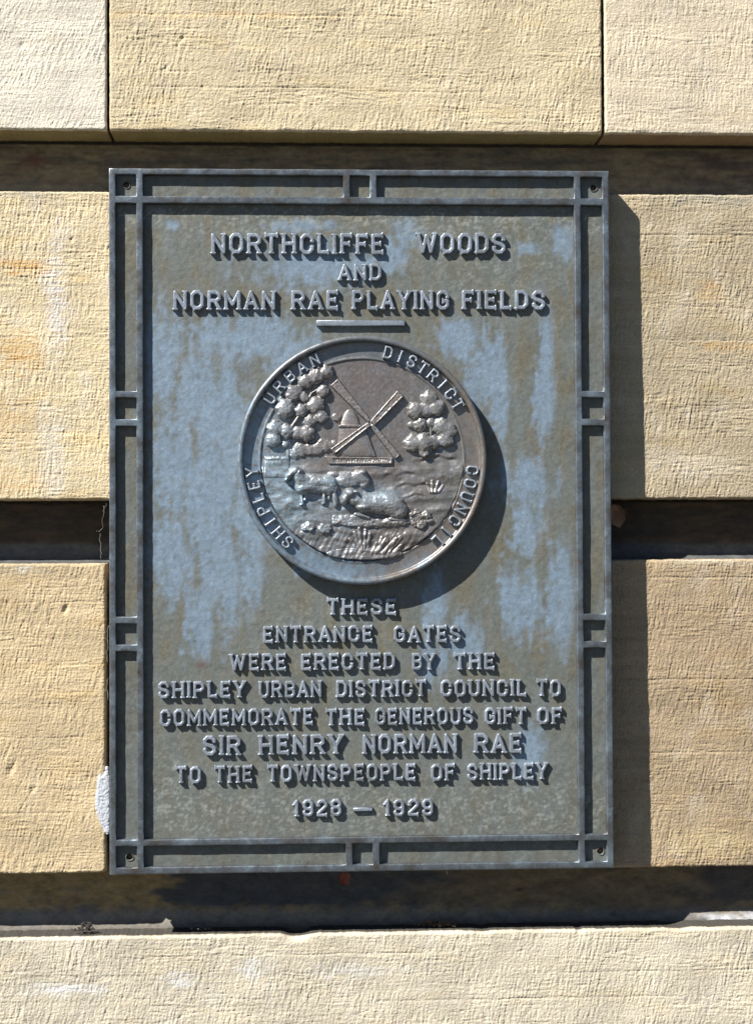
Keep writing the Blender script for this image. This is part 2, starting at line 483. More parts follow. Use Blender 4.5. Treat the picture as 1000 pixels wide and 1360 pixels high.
# ------------------------------------------------------------------ the plaque
YP, YB = -26.8, -36.0          # depth of the field and of the raised border
cx, cz = 0.0, 0.0
PW, PH = 665.0, 930.66
plaque = empty('bronze_plaque', (0, 0, -PH/2*S), 'green-blue patinated bronze memorial plaque with raised border, lettering and round windmill medallion', 'plaque')

def patina(X, Z):
    "colour of the weathered field as a function of place: olive and grey bronze with streaks of powder blue"
    px, py = W2P(X, Z)
    n = fbm(px/26, py/62, 501, 4); nn = fbm(px/9, py/13, 502, 3); ns = fbm(px/14, py/95, 503, 3)
    C = np.ones(X.shape+(3,))*np.array([.105, .112, .098])
    C = blend(C, sm(n+.5*ns, -.15, .4)*.8, (.117, .098, .058))
    C = blend(C, sm(-n+.3*nn, .1, .6)*.6, (.125, .145, .15))
    C = blend(C, sm(py, 870, 1000)*.45, (.115, .125, .115))
    B = np.zeros_like(px)
    spots = [(420, 352, 90, 30), (520, 340, 26, 26), (330, 450, 85, 32), (395, 480, 45, 45), (215, 470, 26, 70), (255, 520, 26, 60), (290, 545, 45, 90),
             (235, 620, 40, 80), (275, 660, 48, 110), (230, 740, 36, 60), (300, 760, 38, 80), (338, 770, 14, 40), (268, 830, 22, 50), (330, 690, 30, 60),
             (725, 470, 11, 50), (722, 530, 15, 60), (650, 480, 22, 50), (665, 530, 16, 55), (610, 450, 30, 28), (625, 505, 10, 40),
             (700, 640, 40, 34), (700, 700, 22, 40), (688, 800, 30, 50), (745, 790, 22, 75), (575, 800, 18, 40), (575, 880, 20, 30), (615, 850, 26, 32),
             (700, 330, 18, 10), (745, 320, 18, 26), (400, 300, 45, 9), (540, 310, 22, 22), (705, 1000, 20, 40), (230, 300, 10, 8), (400, 760, 10, 8)]
    for (a, b, rx, ry) in spots:
        d = np.sqrt(((px-a+6*nn)/rx)**2+((py-b)/ry)**2)
        B = np.maximum(B, sm(1.2-d+.8*ns+.5*nn+.25*n, -.15, .75))
    blue = np.ones(X.shape+(3,))*np.array([.165, .238, .322])*(1+.12*nn)[..., None]
    B = B*(.80+.22*nn)
    C = C*(1-B[..., None])+B[..., None]*blue
    # pale lime crust near the top and the foot
    cr = sm(.6*fbm(px/16, py/12, 504, 4)+.8*fbm(px/5, py/4, 505, 4), .0, .35)
    w = cr*(.75*np.clip(1-np.abs(py-1075)/70, 0, 1)*sm(px, 180, 230)+.6*np.clip(1-np.abs(py-290)/40, 0, 1)+.35*np.exp(-((px-400)/70)**2-((py-840)/50)**2)
            +.4*np.exp(-((px-650)/120)**2-((py-350)/60)**2)+.45*np.exp(-((px-220)/30)**2-((py-1030)/60)**2)+.1)
    C = blend(C, np.clip(w, 0, .8), (.25, .26, .235))
    lo = np.exp(-np.abs(px-(481))/130)*sm(py, 770, 790)*(1-sm(py, 830, 880))*sm(pn(px/9, py/160, 507), .1, .5)*.35
    C = blend(C, lo, (.20, .20, .165))
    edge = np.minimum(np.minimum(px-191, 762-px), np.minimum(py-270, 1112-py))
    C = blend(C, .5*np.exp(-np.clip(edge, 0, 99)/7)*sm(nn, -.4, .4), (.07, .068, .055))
    rust = .8*np.exp(-((px-268)/8)**2-((py-883)/5)**2)
    C = blend(C, rust, (.10, .045, .025))
    dk = .6*np.exp(-((px-715)/30)**2-((py-305)/14)**2)*sm(nn, -.1, .3)
    C = blend(C, dk, (.05, .065, .06))
    return C

x_o0, x_o1 = -PW/2, PW/2; z_o0, z_o1 = -PH/2, PH/2
def bx(px, py): return P2W(px, py, YB)[0]
def bz(px, py): return P2W(px, py, YB)[1]
# cut lines of the border lattice
xa = [x_o0, bx(154.3, 600), bx(181.5, 600), bx(190.8, 600)]
xd = [bx(763, 400) if False else bx(761.5+(690-230)*.0075, 690), bx(770.5+(690-230)*.0075, 690), bx(802.5, 690), x_o1]
za_ = [z_o1, bz(300, 232.3), bz(300, 260.5), bz(300, 270.3)]
zd = [bz(300, 1113.8), bz(300, 1122.8), bz(300, 1150.6), z_o0]
xm = [bx(455.5, 250), bx(464.8, 250), bx(491, 250), bx(500.5, 250)]
zm = [bz(170, 519), bz(170, 528), bz(170, 556.5), bz(170, 566), bz(170, 819), bz(170, 828.3), bz(170, 856), bz(170, 865.3)]
xs_c = sorted(xa+xm+xd); zs_c = sorted(za_+zm+zd)
def onbar(x, z):
    if x < xa[1] or x > xd[2] or z > za_[1] or z < zd[2]: return True
    if xa[2] < x < xa[3] or xd[0] < x < xd[1]: return True
    if za_[3] < z < za_[2] or zd[1] < z < zd[0]: return True
    if (x < xa[2] or x > xd[1]) and (zm[1] < z < zm[0] or zm[3] < z < zm[2] or zm[5] < z < zm[4] or zm[7] < z < zm[6]): return True
    if (z > za_[2] or z < zd[1]) and (xm[0] < x < xm[1] or xm[2] < x < xm[3]): return True
    return False
def subdiv(L, st):
    out = []
    for a, b in zip(L[:-1], L[1:]):
        n = max(1, int(round((b-a)/st)))
        out += [a+(b-a)*k/n for k in range(n)]
    return np.array(out+[L[-1]])
# the lattice is modelled as one cast border with soft edges
bm = bmesh.new()
gx = subdiv(xs_c, 9); gz = subdiv(zs_c, 9)
vt = {}
def vget(i, j):
    if (i, j) not in vt:
        x, z = gx[i], gz[j]
        w = 0.35
        vt[(i, j)] = bm.verts.new(((x+w*float(pn(x/22, z/22, 81)))*S, YB*S+.00035*float(pn(x/30, z/30, 82)), (z+w*float(pn(x/22, z/22, 83)))*S))
    return vt[(i, j)]
tops = []
for i in range(len(gx)-1):
    for j in range(len(gz)-1):
        if onbar((gx[i]+gx[i+1])/2, (gz[j]+gz[j+1])/2):
            tops.append(bm.faces.new([vget(i, j), vget(i+1, j), vget(i+1, j+1), vget(i, j+1)]))
bm.normal_update()
edge = [e for e in bm.edges if len(e.link_faces) == 1]
ret = bmesh.ops.extrude_edge_only(bm, edges=edge)
nv = [v for v in ret['geom'] if isinstance(v, bmesh.types.BMVert)]
for v in nv:
    outer = v.co.x < (x_o0+1.5)*S or v.co.x > (x_o1-1.5)*S or v.co.z < (z_o0+1.5)*S or v.co.z > (z_o1-1.5)*S
    v.co.y = 1.5*S if outer else (YP+3)*S
top_edges = [e for e in edge if e.is_valid]
bmesh.ops.recalc_face_normals(bm, faces=bm.faces)
bmesh.ops.bevel(bm, geom=top_edges, offset=1.7*S, segments=3, profile=.55, affect='EDGES', clamp_overlap=True)
me = bpy.data.meshes.new('border')
bm.to_mesh(me); bm.free()
me.polygons.foreach_set('use_smooth', np.ones(len(me.polygons), bool))
org = np.array([0, 0, -PH/2])
me.transform(Matrix.Translation(Vector(-org*S)))
link('border', me, M_BAR, plaque, org*S)

# field of the plaque: lightly uneven casting with pits, corners left for the bolt pockets
hx = [(xa[1]+xa[2])/2, (xd[1]+xd[2])/2]
gx = np.unique(np.concatenate([np.arange(x_o0+4, x_o1-4, 2.0), [xa[2]+4, xd[1]-4]])); gz = np.unique(np.concatenate([np.arange(z_o0+4, z_o1-4, 2.0), [za_[2]-4, zd[1]+4]]))
X, Z = np.meshgrid(gx, gz, indexing='ij')
h = .45*fbm(X/45, Z/45, 90, 3)+.16*pn(X/7, Z/7, 91)+.12*pn(X/4.2, Z/4.2, 92)-.5*sm(pn(X/6, Z/6, 93), .75, .95)*sm(pn(X/60, Z/60, 95), -.1, .4)
V = np.stack([X, YP-h, Z], -1).reshape(-1, 3)
Xc = (X[:-1, :-1]+X[1:, 1:])/2; Zc = (Z[:-1, :-1]+Z[1:, 1:])/2
corner = ((Xc < xa[2]+4) | (Xc > xd[1]-4)) & ((Zc > za_[2]-4) | (Zc < zd[1]+4))
F = gridfaces(len(gx), len(gz), ~corner)
V, F, C = compact(V, F, patina(X, Z).reshape(-1, 3))
me, org = mesh('field', V, F)
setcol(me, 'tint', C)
link('field', me, M_PANEL, plaque, org*S)

# bolt pockets: square plate pierced by a hole, with a sleeve and a recessed bolt head
M_BOLT = plain('dull_bolt_metal', (.11, .065, .04), .5, 200, .4, .3, .6)
M_LIP = M_BAR
for (px, py, X0, X1, Z0, Z1, hexed) in [(168.3, 245.5, xa[1], xa[2], za_[2], za_[1], False), (787.4, 249.5, xd[1], xd[2], za_[2], za_[1], False),
                                 (172.6, 1138, xa[1], xa[2], zd[2], zd[1], False), (797, 1130.2, xd[1], xd[2], zd[2], zd[1], True)]:
    hxx, hzz = P2W(px, py, YP)
    X0 -= 4; X1 += 4; Z0 -= 4; Z1 += 4
    n = 48
    V = []; F = []
    rings = [('sq', YP), (5.6, YP), (5.1, YP-1.2), (4.7, YP-1.2), (4.2, YP+.2), (4.1, YP+9)]
    for r, y in rings:
        for k in range(n):
            a = 2*math.pi*(k+.5)/n
            c_, s_ = math.cos(a), math.sin(a)
            if r == 'sq':
                tx = ((X1-hxx) if c_ > 0 else (hxx-X0))/max(abs(c_), 1e-6); tz = ((Z1-hzz) if s_ > 0 else (hzz-Z0))/max(abs(s_), 1e-6)
                t = min(tx, tz); V.append((hxx+c_*t, y, hzz+s_*t))
            else:
                w = 1+.05*math.sin(3*a+px)
                V.append((hxx+c_*r*w, y, hzz+s_*r*w))
    for q in range(len(rings)-1):
        for k in range(n):
            F.append((q*n+k, q*n+(k+1) % n, (q+1)*n+(k+1) % n, (q+1)*n+k))
    V = np.array(V)
    me, org = mesh('bolt_pocket', V, [f[::-1] for f in F])
    me.polygons.foreach_set('use_smooth', np.array([i >= n for i in range(len(F))]))
    setcol(me, 'tint', patina(V[:, 0], V[:, 2]))
    pk = link('bolt_pocket', me, M_PANEL, plaque, org*S)
    V = []; F = []
    nb = 6 if hexed else 24; rr = 3.7
    for r, y in [(rr, YP+8.5), (rr, YP+3.6 if hexed else YP+6.4), (rr*.82, YP+2.9 if hexed else YP+5.8)]:
        for k in range(nb):
            a = 2*math.pi*k/nb
            V.append((hxx+math.cos(a)*r, y, hzz+math.sin(a)*r))
    for q in range(2):
        for k in range(nb): F.append((q*nb+k, (q+1)*nb+k, (q+1)*nb+(k+1) % nb, q*nb+(k+1) % nb))
    F.append(tuple(range(2*nb, 3*nb))[::-1])
    me, org = mesh('bolt', V, F, False)
    link('bolt', me, M_BOLT, pk, org*S)

# ------------------------------------------------------------------ cast lettering
G = {
 'A': (.80, [[(0, 0), (.5, 1), (1, 0)], [(.2, .3), (.8, .3)]]),
 'B': (.74, [[(0, 0), (0, 1), (.75, 1), (1, .86), (1, .64), (.78, .52), (0, .52)], [(.78, .52), (1, .38), (1, .14), (.75, 0), (0, 0)]]),
 'C': (.76, [[(1, .70), (1, .82), (.72, 1), (.28, 1), (0, .82), (0, .18), (.28, 0), (.72, 0), (1, .18), (1, .30)]]),
 'D': (.74, [[(0, 0), (0, 1), (.68, 1), (1, .80), (1, .20), (.68, 0), (0, 0)]]),
 'E': (.66, [[(1, 1), (0, 1), (0, 0), (1, 0)], [(0, .51), (.76, .51)]]),
 'F': (.66, [[(1, 1), (0, 1), (0, 0)], [(0, .50), (.76, .50)]]),
 'G': (.76, [[(1, .72), (1, .82), (.72, 1), (.28, 1), (0, .82), (0, .18), (.28, 0), (.72, 0), (1, .16), (1, .44), (.58, .44)]]),
 'H': (.76, [[(0, 0), (0, 1)], [(1, 0), (1, 1)], [(0, .5), (1, .5)]]),
 'I': (.21, [[(.5, 0), (.5, 1)]]),
 'L': (.64, [[(0, 1), (0, 0), (1, 0)]]),
 'M': (.92, [[(0, 0), (0, 1), (.5, .25), (1, 1), (1, 0)]]),
 'N': (.76, [[(0, 0), (0, 1), (1, 0), (1, 1)]]),
 'O': (.76, [[(.28, 0), (.72, 0), (1, .18), (1, .82), (.72, 1), (.28, 1), (0, .82), (0, .18), (.28, 0)]]),
 'P': (.72, [[(0, 0), (0, 1), (.72, 1), (1, .85), (1, .60), (.72, .45), (0, .45)]]),
 'R': (.76, [[(0, 0), (0, 1), (.72, 1), (1, .85), (1, .62), (.72, .47), (0, .47)], [(.55, .47), (1, 0)]]),
 'S': (.72, [[(1, .76), (1, .84), (.74, 1), (.26, 1), (0, .84), (0, .66), (.22, .55), (.78, .45), (1, .34), (1, .16), (.74, 0), (.26, 0), (0, .16), (0, .24)]]),
 'T': (.74, [[(0, 1), (1, 1)], [(.5, 1), (.5, 0)]]),
 'U': (.74, [[(0, 1), (0, .18), (.28, 0), (.72, 0), (1, .18), (1, 1)]]),
 'W': (1.08, [[(0, 1), (.25, 0), (.5, .92), (.75, 0), (1, 1)]]),
 'Y': (.80, [[(0, 1), (.5, .44), (1, 1)], [(.5, .44), (.5, 0)]]),
 '1': (.36, [[(.0, .80), (.75, 1), (.75, 0)]]),
 '2': (.64, [[(0, .72), (0, .86), (.26, 1), (.74, 1), (1, .84), (1, .66), (0, .12), (0, 0), (1, 0)]]),
 '8': (.64, [[(.26, .53), (0, .66), (0, .86), (.26, 1), (.74, 1), (1, .86), (1, .66), (.74, .53), (.26, .53), (0, .4), (0, .14), (.26, 0), (.74, 0), (1, .14), (1, .4), (.74, .53)]]),
 '9': (.64, [[(0, .2), (0, .14), (.26, 0), (.74, 0), (1, .16), (1, .84), (.74, 1), (.26, 1), (0, .84), (0, .6), (.26, .45), (.74, .45), (1, .56)]]),
}
NOSERIF = set('OS289GC')
def seg(px, py, a, b):
    ax, ay = a; dx, dy = b[0]-ax, b[1]-ay
    L = dx*dx+dy*dy
    t = np.clip(((px-ax)*dx+(py-ay)*dy)/max(L, 1e-9), 0, 1)
    return np.hypot(px-ax-t*dx, py-ay-t*dy)
_gl = {}
def glyph(ch, H, sw, rise, soft, step=.5):
    key = (ch, H)
    if key in _gl: return _gl[key]
    w, lines = G[ch]
    W = w*H
    sx = max(W-sw, 0); sy = H-sw
    L = [[(sw/2+x*sx if ch != 'I' else W/2, sw/2+y*sy) for x, y in ln] for ln in lines]
    x = np.arange(-1.5-sw, W+1.5+sw, step); y = np.arange(-1.5, H+1.5+step, step)
    X, Y = np.meshgrid(x, y, indexing='ij')
    d = np.full(X.shape, 1e9)
    for ln in L:
        for a, b in zip(ln[:-1], ln[1:]):
            d = np.minimum(d, seg(X, Y, a, b)-sw/2)
    if True:
        for li, ln in enumerate(L):
            for end, prev in ((ln[0], ln[1]), (ln[-1], ln[-2])):
                others = [s for lj, l2 in enumerate(L) for s in zip(l2[:-1], l2[1:]) if not (lj == li and (s[0] == end or s[1] == end))]
                if any(seg(np.array(end[0]), np.array(end[1]), a, b) < sw*.3 for a, b in others): continue
                vx, vy = end[0]-prev[0], end[1]-prev[1]; l = math.hypot(vx, vy); vx /= l; vy /= l
                k = .30*sw
                if abs(vy) > .5:
                    c0 = (end[0], end[1]+math.copysign(.5*sw-k, vy)); e1 = (1, 0)
                    ln_ = .50*sw if ch not in NOSERIF else .30*sw
                else:
                    c0 = (end[0]+math.copysign(.5*sw-k, vx), end[1]); e1 = (0, 1)
                    ln_ = .45*sw
                d = np.minimum(d, seg(X, Y, (c0[0]-e1[0]*ln_, c0[1]-e1[1]*ln_), (c0[0]+e1[0]*ln_, c0[1]+e1[1]*ln_))-k)
    gxd, gyd = np.gradient(d, step)
    inside = d < 0
    keepv = inside[:-1, :-1] | inside[1:, :-1] | inside[:-1, 1:] | inside[1:, 1:]
    out = d >= 0
    Xp = np.where(out, X-d*gxd, X); Yp = np.where(out, Y-d*gyd, Y)
    t = np.clip(-d/soft, 0, 1)
    base = .68
    hgt = np.where(out, -.8, rise*(base+(1-base)*np.sqrt(1-(1-t)**2)))
    hgt = hgt+np.where(out, 0, .12*pn(X/2.2, Y/2.2, ord(ch))+.10*pn(X/5, Y/5, ord(ch)+1))
    V = np.stack([Xp, -hgt, Yp], -1).reshape(-1, 3)
    F = gridfaces(len(x), len(y), keepv)
    wear = np.exp(-((-d-.6)/.8)**2)*(d < 0)*(.15+.5*pn(X/3, Y/3, ord(ch)+5))
    V, F, wear = compact(V, F, wear.reshape(-1))
    me = bpy.data.meshes.new('letter')
    me.vertices.add(len(V)); me.vertices.foreach_set('co', ((V-np.array([W/2, 0, 0]))*S).astype(np.float32).ravel())
    me.loops.add(F.size); me.loops.foreach_set('vertex_index', F.astype(np.int32).ravel())
    me.polygons.add(len(F)); me.polygons.foreach_set('loop_start', np.arange(0, F.size, 4, dtype=np.int32))
    me.polygons.foreach_set('use_smooth', np.ones(len(F), bool))
    me.update(calc_edges=True); me.validate()
    setcol(me, 'wear', np.repeat(np.clip(wear, 0, 1)[:, None], 3, 1))
    me.materials.append(M_LETTER)
    _gl[key] = (me, W)
    return _gl[key]

YL = YP-5.0
def word(text, x0, x1, ybase, H, sw):
    adv = []
    for ch in text:
        adv.append(glyph(ch, H, sw, 6.2, 1.6)[1])
    gap = .175*H
    tot = sum(adv)+gap*(len(text)-1)
    X0, Zb = P2W(x0, ybase, YL); X1, _ = P2W(x1, ybase, YL)
    k = (X1-X0)/tot
    x = X0
    for i, (ch, w) in enumerate(zip(text, adv)):
        me = _gl[(ch, H)][0]
        o = link('letter', me, None, plaque, Vector((x+w*k/2, YP+.35, Zb+.35*math.sin(i*2.7+x0)))*S)
        o.scale.x = k
        o.rotation_euler.y = math.radians(.7*math.sin(i*1.9+ybase))
        x += (w+gap)*k
rows = [
 ((337.8, 336.6), 28.5, 5.9, [('NORTHCLIFFE', 281, 510), ('WOODS', 553.5, 671.5)]),
 ((373.2, 373.2), 23.5, 5.1, [('AND', 449, 507)]),
 ((412.2, 411.3), 27, 5.8, [('NORMAN', 230.5, 366), ('RAE', 387, 449.5), ('PLAYING', 467.5, 596.5), ('FIELDS', 613.5, 724)]),
 ((817.8, 817.2), 23, 5.0, [('THESE', 434, 526.5)]),
 ((855, 853.6), 23, 5.0, [('ENTRANCE', 349.5, 495), ('GATES', 523, 612)]),
 ((892, 889.6), 23, 5.0, [('WERE', 305, 380.5), ('ERECTED', 400, 525), ('BY', 547.5, 578), ('THE', 603, 657)]),
 ((928.5, 925.3), 23, 5.0, [('SHIPLEY', 210.5, 327), ('URBAN', 344, 427.5), ('DISTRICT', 446.5, 566.5), ('COUNCIL', 585, 699), ('TO', 712.5, 745)]),
 ((966, 962.3), 23, 5.0, [('COMMEMORATE', 212.5, 416), ('THE', 432.5, 484.5), ('GENEROUS', 498, 628.5), ('GIFT', 643.5, 699), ('OF', 713, 746.5)]),
 ((1004.8, 1000.5), 27, 5.6, [('SIR', 270, 320), ('HENRY', 344, 456.5), ('NORMAN', 482, 607), ('RAE', 629.5, 693)]),
 ((1041.5, 1036.3), 23, 5.0, [('TO', 233.5, 267.5), ('THE', 285, 335.5), ('TOWNSPEOPLE', 355, 552), ('OF', 572, 604.5), ('SHIPLEY', 620.5, 727.5)]),
 ((1086.3, 1083.8), 23, 4.8, [('1928', 389.5, 454), ('1929', 510, 575.5)]),
]
for (ya, yb), H, sw, ws in rows:
    for t, x0, x1 in ws:
        xm_ = (x0+x1)/2
        word(t, x0, x1, ya+(yb-ya)*(xm_-210)/535, H, sw)

def bar_relief(name, x0, y0, x1, y1, rise):
    X0, Z0 = P2W(x0, y1, YL); X1, Z1 = P2W(x1, y0, YL)
    bm = bmesh.new()
    bmesh.ops.create_cube(bm, size=1)
    for v in bm.verts:
        top = v.co.y < 0
        v.co = Vector(((v.co.x*(X1-X0-(0 if top else -1.2))), -rise if top else 1.0, v.co.z*(Z1-Z0-(0 if top else -1.2))))*S
    bmesh.ops.bevel(bm, geom=[e for e in bm.edges if all(v.co.y < 0 for v in e.verts)], offset=1.0*S, segments=3, profile=.5, affect='EDGES')
    me = bpy.data.meshes.new(name); bm.to_mesh(me); bm.free()
    me.polygons.foreach_set('use_smooth', np.ones(len(me.polygons), bool))
    link(name, me, M_LETTER, plaque, Vector(((X0+X1)/2, YP, (Z0+Z1)/2))*S)
bar_relief('raised_rule', 421, 425.5, 537.5, 432.5, 6)
bar_relief('dash', 469.5, 1073, 494.5, 1077.5, 5)

# ------------------------------------------------------------------ medallion
MX, MZ = P2W(481.3, 610.8, -47)
RO = 165.2
def lathe(name, prof, n=240, wob=.0):
    V = []; F = []
    for r, h in prof:
        for k in range(n):
            a = 2*math.pi*k/n
            w = wob*float(pn(math.cos(a)*5, math.sin(a)*5+h, 77))
            V.append((MX+(r+w)*math.cos(a), YP-h, MZ+(r+w)*math.sin(a)))
    V = np.array(V)
    for q in range(len(prof)-1):
        for k in range(n):
            F.append((q*n+k, (q+1)*n+k, (q+1)*n+(k+1) % n, q*n+(k+1) % n))
    return mesh(name, V, np.array(F))
RH = 23.0           # height of the rim bead over the field
AH = 13.6           # height of the lettered ring
prof = [(RO-.2, -1), (RO, 4), (RO-.3, RH-7), (RO-.9, RH-4)]
for a in np.linspace(-10, 190, 15):
    r_ = math.radians(a)
    prof.append((RO-4.6+3.9*math.cos(r_), RH-3.2+3.4*math.sin(r_)))
prof += [(RO-9, AH+.4), (RO-10.5, AH), (RO-18, AH-.2), (RO-26, AH), (RO-28.6, AH+.1), (RO-29.6, AH+.7), (RO-30.8, AH+.7), (RO-32, AH-.6), (RO-34, AH-2.2)]
RI = RO-32.5
def ringtint(X, Z):
    px, py = W2P(X, Z, -41)
    dx, dy = px-481.3, py-610.8
    n = fbm(px/20, py/28, 601, 4); nn = fbm(px/7, py/8, 602, 3)
    C = np.ones(X.shape+(3,))*np.array([.15, .155, .16])
    brown = sm(dx+.3*dy+40*n, 20, 110)
    C = blend(C, .65*brown, (.19, .145, .105))
    C = blend(C, .55*sm(n, 0, .45), (.13, .155, .165))
    B = sm(-dx*.9+dy*.6+55*n+25*nn, 45, 110)
    low = np.exp(-((px-440)/45)**2-((py-745)/22)**2)+.8*np.exp(-((px-560)/22)**2-((py-750)/14)**2)+.9*np.exp(-((px-368)/30)**2-((py-660)/50)**2)
    C = blend(C, np.clip(.72*B*sm(nn+.3, -.1, .5)+.8*low*sm(nn+.4, 0, .5), 0, .9), (.20, .285, .36))
    C = blend(C, .5*sm(nn, .2, .5), (.19, .20, .20))
    return C
me, org = lathe('medallion', prof, 300, .35)
co = np.empty(len(me.vertices)*3, np.float32); me.vertices.foreach_get('co', co); co = co.reshape(-1, 3)/S+org
setcol(me, 'tint', ringtint(co[:, 0], co[:, 2]))
med = link('medallion', me, M_RELIEF, plaque, org*S)

# ring lettering (tops outward, read clockwise)
def ring(text, a0, a1):
    Rb = 137.6
    for i, ch in enumerate(text):
        a = math.radians(a0+(a1-a0)*i/(len(text)-1))
        me, W = glyph(ch, 17.5, 3.4, 6.6, 1.3, .4)
        x = MX+Rb*math.sin(a); z = MZ+Rb*math.cos(a)
        o = link('letter', me, None, med, Vector((x, YP-AH+.3, z))*S)
        o.rotation_euler.y = a
        o.scale.x = .92
ring('DISTRICT', 13.8, 60)
ring('COUNCIL', 95.5, 137.5)
ring('SHIPLEY', 222.3, 263.7)
ring('URBAN', 303.8, 334.8)

# --- relief scene: heights over the field, in photograph-pixel coordinates of the medallion plane
YR = -41.0
def M2(X, Z): return W2P(X, Z, YR)
def ground_h(px, py):
    "background of the relief: sky above, rolling pasture below"
    n = fbm(px/14, py/7, 701, 3)
    h = AH-1.0+.35*fbm(px/30, py/30, 702, 2)+.12*pn(px/4, py/4, 703)
    land = sm(py-(608+4*pn(px/40, px*0, 704)), 0, 16)
    h = h+land*(1.2+.5*n+.022*(py-610)+2.0*pn(px/38+.3, py/17+.7, 715)+.9*pn(px/16, py/8, 716))
    # tussocky strokes of the foreground
    h = h+sm(py, 690, 715)*(.7*pn((px+.5*py)/5, py/20, 705)+.8*fbm(px/16, py/9, 706, 2))
    # ridges on the right
    for (x0, x1, y, a, w) in [(545, 612, 612, 1.6, 2.2), (520, 580, 648, 1.2, 2.0), (530, 575, 662, 1.0, 1.6), (505, 560, 633, .9, 2), (560, 610, 640, .8, 3)]:
        yy = y-4.5*np.sin((px-x0)/(x1-x0)*2.6)+3.2*pn(px/14, px*0+y*.37, 707)
        w_ = sm(px, x0, x0+14)*(1-sm(px, x1-14, x1))
        h = h+.9*a*w_*(np.exp(-((py-yy+w)/(1.6*w))**2)-.8*np.exp(-((py-yy-w*.6)/(1.1*w))**2))*(.5+.7*sm(pn(px/11, px*0+y, 708), -.4, .4))
    h = h+1.6*np.exp(-((px-372)/22)**2-((py-668)/16)**2)+1.5*np.exp(-((px-420)/26)**2-((py-712)/7)**2)+1.8*np.exp(-((px-565)/26)**2-((py-712)/9)**2)-1.0*np.exp(-((px-455)/30)**2-((py-722)/5)**2)
    # the stream bank at the foot
    h = h-1.1*np.exp(-((px-485)/40)**2-((py-738)/4)**2)
    return h
def relieftint(px, py):
    return relieftint0(px, py)*np.array([1.03, .98, .94])
def relieftint0(px, py):
    n = fbm(px/16, py/16, 801, 4); nn = fbm(px/6, py/6, 802, 3)
    C = np.ones(px.shape+(3,))*np.array([.17, .155, .145])
    C = blend(C, .6*sm(n, -.05, .45), (.175, .195, .215))
    C = blend(C, .65*np.exp(-((px-500)/60)**2-((py-500)/38)**2)*sm(nn+.6, 0, .6), (.16, .13, .125))
    C = blend(C, .5*sm(px, 500, 600)*sm(-n+.3, 0, .5), (.14, .165, .155))
    bl = np.exp(-((px-375)/28)**2-((py-655)/45)**2)+.8*np.exp(-((px-365)/22)**2-((py-600)/25)**2)+.5*np.exp(-((px-440)/14)**2-((py-640)/8)**2)
    bl = bl+.45*sm(py, 615, 650)*sm(-px+.0*py, -560, -420)+.55*np.exp(-((px-505)/30)**2-((py-657)/9)**2)+.45*np.exp(-((px-365)/22)**2-((py-560)/35)**2)  # pale sheep backs: light from above painted in beside the blue patina
    C = blend(C, np.clip(bl*1.2, 0, 1)*.9*sm(nn+.55, 0, .6), (.24, .34, .41))
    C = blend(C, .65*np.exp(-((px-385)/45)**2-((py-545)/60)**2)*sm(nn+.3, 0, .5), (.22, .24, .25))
    C = blend(C, .45*sm(nn+n, .35, .8), (.21, .215, .215))
    C = blend(C, .4*sm(py, 680, 720)*sm(n+.2, -.2, .3), (.13, .10, .08))
    return C

def relief(name, box, fn, step=.75, parent=None, base=True):
    "fn(px, py) -> height above the relief ground (negative = not there)"
    x0, y0, x1, y1 = box
    X0, Z1 = P2W(x0, y0, YR); X1, Z0 = P2W(x1, y1, YR)
    xs = np.arange(X0, X1, step); zs = np.arange(Z0, Z1, step)
    X, Z = np.meshgrid(xs, zs, indexing='ij')
    px, py = M2(X, Z)
    e = fn(px, py)
    B = ground_h(px, py) if base else 0
    ins = e > 0
    keep = ins[:-1, :-1] | ins[1:, :-1] | ins[:-1, 1:] | ins[1:, 1:]
    H = np.where(ins, B+e, B-.9)
    V = np.stack([X, YP-H, Z], -1).reshape(-1, 3)
    F = gridfaces(len(xs), len(zs), keep)
    pale = 1.0 if name == 'relief_ground' else 1.3  # raised figures lightened: lit relief painted into the colour
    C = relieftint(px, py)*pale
    if name in ('tree', 'sheep', 'stump'): C = blend(C, .35*sm(fbm(px/5, py/5, 811, 3), -.2, .3), (.27, .31, .35))  # paler mottling: brightness of crowns and backs painted into the tint
    V, F, C = compact(V, F, C.reshape(-1, 3))
    me, org = mesh(name, V, F)
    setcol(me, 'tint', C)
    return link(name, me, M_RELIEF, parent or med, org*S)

def disc(px, py):
    d = np.hypot(px-481.3, (py-609.5))
    lim = RI*1.006+1.0*pn(px/30, py/30, 710)
    return np.where(d < lim, .001, -1)
relief('relief_ground', (340, 468, 622, 752), disc, .8)

def smax(hs, k):
    t = 0
    for h in hs: t = t+np.exp(k*np.clip(h, -8, 20))
    return np.log(t)/k
def domes(px, py, L, k=.62, s=0, rough=.35, mass=1.2, blend_k=1.6):
    "foliage and rocks: lobed masses melted into one another, with a tooled surface"
    wx = px+2.0*pn(px/8, py/8, 720+s)+.9*pn(px/3.2, py/3.2, 723+s); wy = py+2.0*pn(px/8, py/8, 721+s)+.9*pn(px/3.2, py/3.2, 725+s)
    hs = []; rim = np.full(px.shape, -9.)
    for (x, y, r, *z) in L:
        b = z[0] if z else 0
        q = 1-((wx-x)**2+(wy-y)**2)/(r*r*1.2)
        hs.append(np.where(q > 0, b+k*r*np.sqrt(np.clip(q, 0, 1)), b+3.5*q))
        rim = np.maximum(rim, 1-((wx-x)**2+(wy-y)**2)/(r*r*1.45))
    e = smax(hs, blend_k)
    e = np.maximum(e, 0)*np.where(rim > 0, 1, 0)+mass*np.sqrt(np.clip(rim*3, 0, 1))
    tool = .75*pn(px/2.3, py/1.9, 722+s)+.8*pn(px/5, py/4, 724+s)
    return np.where(rim > 0, np.maximum(e+rough*tool, .15), -1)
